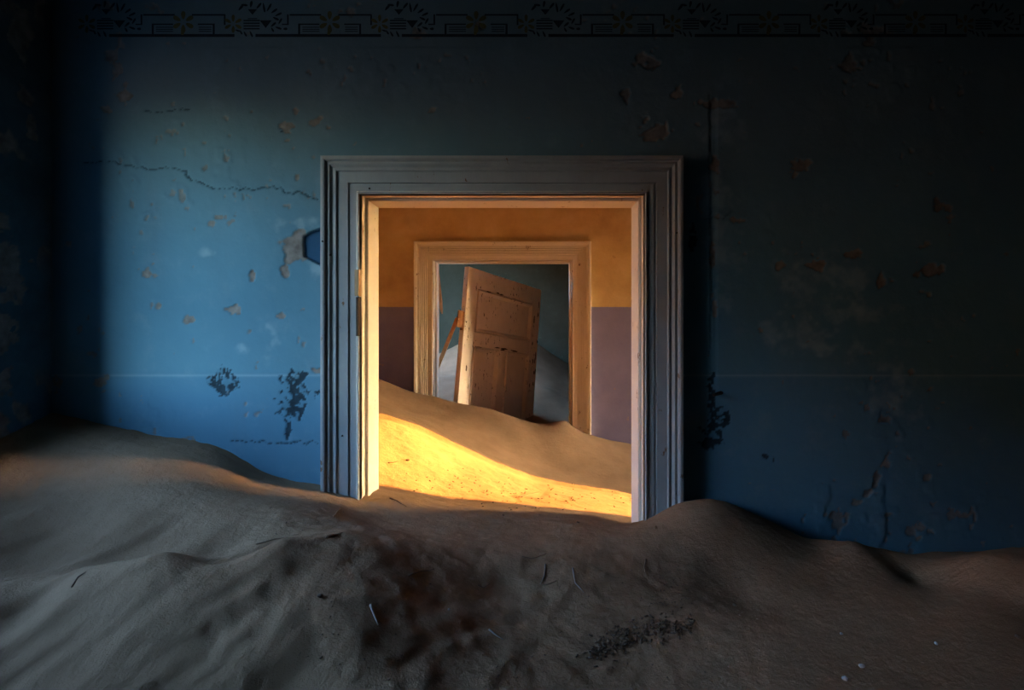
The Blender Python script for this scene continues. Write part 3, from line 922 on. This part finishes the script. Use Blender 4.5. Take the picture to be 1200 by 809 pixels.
# ------------------------------------------------------------------ twigs, pebbles and litter on the sand
def twig(pix, r, mat, label, cat='twig', group=None, lift=0.0, kink=0.0):
    pts = [ground_hit(*p) for p in pix]
    dense = []
    for a, b in zip(pts[:-1], pts[1:]):
        for k in range(3): dense.append(a.lerp(b, k / 3))
    dense.append(pts[-1])
    hs = sand_h([p.x for p in dense], [p.y for p in dense])
    bm = bmesh.new(); rings = []
    n = len(dense)
    for i, (p, h) in enumerate(zip(dense, hs)):
        c = Vector((p.x, p.y, h + lift + r * 0.75 + kink * math.sin(i / (n - 1) * math.pi)))
        t = (dense[min(i + 1, n - 1)] - dense[max(i - 1, 0)]).normalized()
        s = t.cross(Vector((0, 0, 1))).normalized(); w = s.cross(t)
        rad = r * (1 - 0.55 * i / (n - 1)) * (1 + 0.15 * math.sin(i * 2.1))
        rings.append([bm.verts.new(c + s * rad * math.cos(k * math.pi / 3) + w * rad * math.sin(k * math.pi / 3)) for k in range(6)])
    for r0, r1 in zip(rings[:-1], rings[1:]):
        for k in range(6): bm.faces.new((r0[k], r0[(k + 1) % 6], r1[(k + 1) % 6], r1[k]))
    bm.faces.new(rings[0]); bm.faces.new(rings[-1])
    tag(link('twig', bm_mesh('twig', bm), mat, None, True), label, cat, group)


G = 'dry twigs scattered on the sand'
twig([(479, 677), (494, 672), (509, 669)], 0.0022, M['twig'], 'dark straight twig lying level across the front sand slope', group=G)
twig([(639, 664), (638, 676), (633, 688)], 0.0018, M['bleached'], 'pale slightly curved twig pointing up the front slope', group=G)
twig([(671, 669), (674, 684), (684, 696)], 0.0020, M['bleached'], 'pale bent twig with a sharp elbow on the front slope', group=G)
twig([(434, 712), (438, 725), (443, 738)], 0.0026, M['bleached'], 'thick bleached white twig alone on the front slope', group=G)
twig([(757, 660), (755, 668), (757, 678)], 0.0024, M['twig'], 'short hooked brown twig above the litter patch', group=G)
twig([(573, 740), (579, 748), (590, 752)], 0.0020, M['bleached'], 'small grey twig low on the front slope', group=G)
twig([(382, 632), (391, 630), (401, 627)], 0.0020, M['twig'], 'brown twig on the level sand in front of the casing foot', group=G)
twig([(391, 606), (395, 601), (399, 597)], 0.0024, M['wood'], 'tan wood splinter by the foot of the left casing', group=G)
twig([(457, 585), (466, 589), (476, 596)], 0.0030, M['twig'], 'dark crooked twig on the threshold sand beside the jamb', group=G)
twig([(84, 691), (91, 681), (101, 672)], 0.0016, M['twig'], 'thin curved root stem on the pale left flank', group=G)
twig([(455, 545), (460, 543), (467, 542)], 0.0030, M['twig'], 'short dark twig on the sunlit sand beside a stone chip', group=G)
twig([(608, 583), (618, 580), (632, 577)], 0.0022, M['twig'], 'thin long twig lying along the sunlit strip', group=G)
twig([(612, 654), (624, 656), (640, 651)], 0.0014, M['twig'], 'fine dark root along the crest of the front drift', group=G)
twig([(300, 640), (320, 633), (350, 629)], 0.0014, M['twig'], 'fine root trailing over the crest of the left drift', group=G)
twig([(634, 686), (642, 687), (652, 683)], 0.0016, M['twig'], 'short dark twig at the foot of the pale curved twig', group=G)
twig([(560, 690), (567, 692), (574, 688)], 0.0016, M['twig'], 'tiny dark twig in the hollow of the front slope', group=G)


def pebble(px, py, r, mat, label, group='pebbles on the sand', seed=1, sink=0.25):
    p = ground_hit(px, py)
    bm = bmesh.new(); bmesh.ops.create_icosphere(bm, subdivisions=2, radius=r)
    rr = random.Random(seed)
    sx, sy, sz = rr.uniform(0.8, 1.4), rr.uniform(0.7, 1.1), rr.uniform(0.45, 0.8)
    for v in bm.verts:
        k = 1 + 0.18 * math.sin(v.co.x / r * 3 + seed) * math.cos(v.co.y / r * 2.5 + seed * 2)
        v.co = Vector((v.co.x * sx * k, v.co.y * sy * k, v.co.z * sz * k))
    o = link('pebble', bm_mesh('pebble', bm), mat, None, True)
    o.location = p + Vector((0, 0, r * sz * (0.9 - sink))); o.rotation_euler = (0, 0, rr.uniform(0, 6))
    tag(o, label, 'pebble', group)


pebble(1010, 783, 0.0055, M['stone'], 'white round pebble on the dark right-hand sand, upper of a pair', seed=2)
pebble(990, 801, 0.0065, M['stone'], 'flat white pebble on the dark right-hand sand, lower of a pair', seed=3)
pebble(1097, 758, 0.005, M['stone'], 'bright pebble alone on the smooth right-hand slope', seed=4)
pebble(986, 744, 0.0035, M['stone'], 'tiny pale pebble midway down the right-hand slope', seed=5)
pebble(861, 711, 0.005, M['litter'], 'dark pebble just beyond the litter patch', seed=6)
pebble(375, 700, 0.006, M['litter'], 'dark clod on the shaded front slope beside the pale flank', seed=7)
pebble(478, 540, 0.009, M['litter'], 'dark triangular stone chip on the sunlit sand', seed=8, sink=0.1)
pebble(526, 717, 0.0035, M['stone'], 'tiny white pebble on the middle of the front slope', seed=9)
pebble(1193, 748, 0.006, M['litter'], 'dark clod at the foot of the far right ridge', seed=10)
pebble(768, 620, 0.007, M['sand'], 'sand-coloured clod below the foot of the right casing', seed=11)


def build_litter():
    rr = random.Random(5)
    V, Q = [], []
    def chip(px, py, L, w):
        p = ground_hit(px, py)
        a = rr.uniform(0, 6.28); ti = rr.uniform(-0.5, 0.5)
        ux, uy, uz = math.cos(a) * L / 2, math.sin(a) * L / 2, ti * L / 2
        sx, sy = -math.sin(a) * w / 2, math.cos(a) * w / 2
        k = len(V)
        hs = sand_h([p.x - ux - sx, p.x + ux - sx, p.x + ux + sx, p.x - ux + sx], [p.y - uy - sy, p.y + uy - sy, p.y + uy + sy, p.y - uy + sy])
        zc = max(hs[0] + uz, hs[1] - uz, hs[2] - uz, hs[3] + uz) - 0.0005   # the lowest corners press slightly into the sand
        for hz in (0, w * 0.7):
            V.extend([(p.x - ux - sx, p.y - uy - sy, zc - uz + hz), (p.x + ux - sx, p.y + uy - sy, zc + uz + hz), (p.x + ux + sx, p.y + uy + sy, zc + uz + hz), (p.x - ux + sx, p.y - uy + sy, zc - uz + hz)])
        for f in ((0, 3, 2, 1), (4, 5, 6, 7), (0, 1, 5, 4), (2, 3, 7, 6), (1, 2, 6, 5), (3, 0, 4, 7)): Q.append([k + i for i in f])
    for k in range(330):
        t = rr.random()
        px = 692 + 116 * t + rr.gauss(0, 8); py = 770 - 32 * t - 10 * math.sin(t * 3) + rr.gauss(0, 7) 
        chip(px, py, rr.uniform(0.003, 0.012), rr.uniform(0.0015, 0.004))
    for k in range(110): chip(rr.gauss(785, 16), rr.gauss(705, 18), rr.uniform(0.002, 0.007), rr.uniform(0.001, 0.0022))
    for k in range(150): chip(rr.uniform(330, 900), rr.uniform(660, 800), rr.uniform(0.002, 0.006), rr.uniform(0.001, 0.0022))
    for k in range(90): chip(rr.uniform(560, 740), rr.gauss(585, 9), rr.uniform(0.004, 0.012), rr.uniform(0.002, 0.005))
    for k in range(40): chip(rr.uniform(455, 600), rr.gauss(566, 8), rr.uniform(0.004, 0.010), rr.uniform(0.002, 0.004))
    for k in range(60): chip(rr.uniform(300, 720), rr.gauss(612, 9), rr.uniform(0.002, 0.008), rr.uniform(0.0015, 0.0022))
    me = mesh_np('litter', V, Q)
    tag(link('plant_litter', me, M['litter']), 'crumbs of dry plant litter strewn over the sand', 'litter', kind='stuff')


build_litter()


# ------------------------------------------------------------------ labels of the setting
for nm, lb, ct in (('wall_back', 'blue limewashed wall with flaking plaster around the large doorway', 'wall'), ('wall_left', 'blue side wall with shade painted into its colour, meeting the flaking blue wall', 'wall'),
                   ('wall_right', 'blue side wall of the blue room opposite its window', 'wall'), ('wall_front', 'dark plain wall of the blue room facing the doorway', 'wall'),
                   ('wall_middle_left', 'ochre side wall at the sandy end of the hall', 'wall'), ('wall_middle_right', 'ochre end wall of the hall with the sun opening', 'wall'),
                   ('wall_middle_back', 'ochre wall with mauve dado around the second doorway', 'wall'), ('wall_far_left', 'green side wall of the far room with its window', 'wall'),
                   ('wall_far_right', 'green side wall of the far room without window', 'wall'), ('wall_far_back', 'dark green wall behind the leaning door leaf', 'wall'),
                   ('ceiling', 'dark boarded ceiling of the blue room', 'ceiling'), ('ceiling_middle', 'bare plaster ceiling of the ochre hall', 'ceiling'), ('ceiling_far', 'dark boarded ceiling of the green room', 'ceiling'),
                   ('floor', 'flat desert ground under and around the house', 'ground'), ('trim_1', None, 'door casing'), ('trim_2', None, 'door casing')):
    tag(bpy.data.objects[nm], lb, ct)
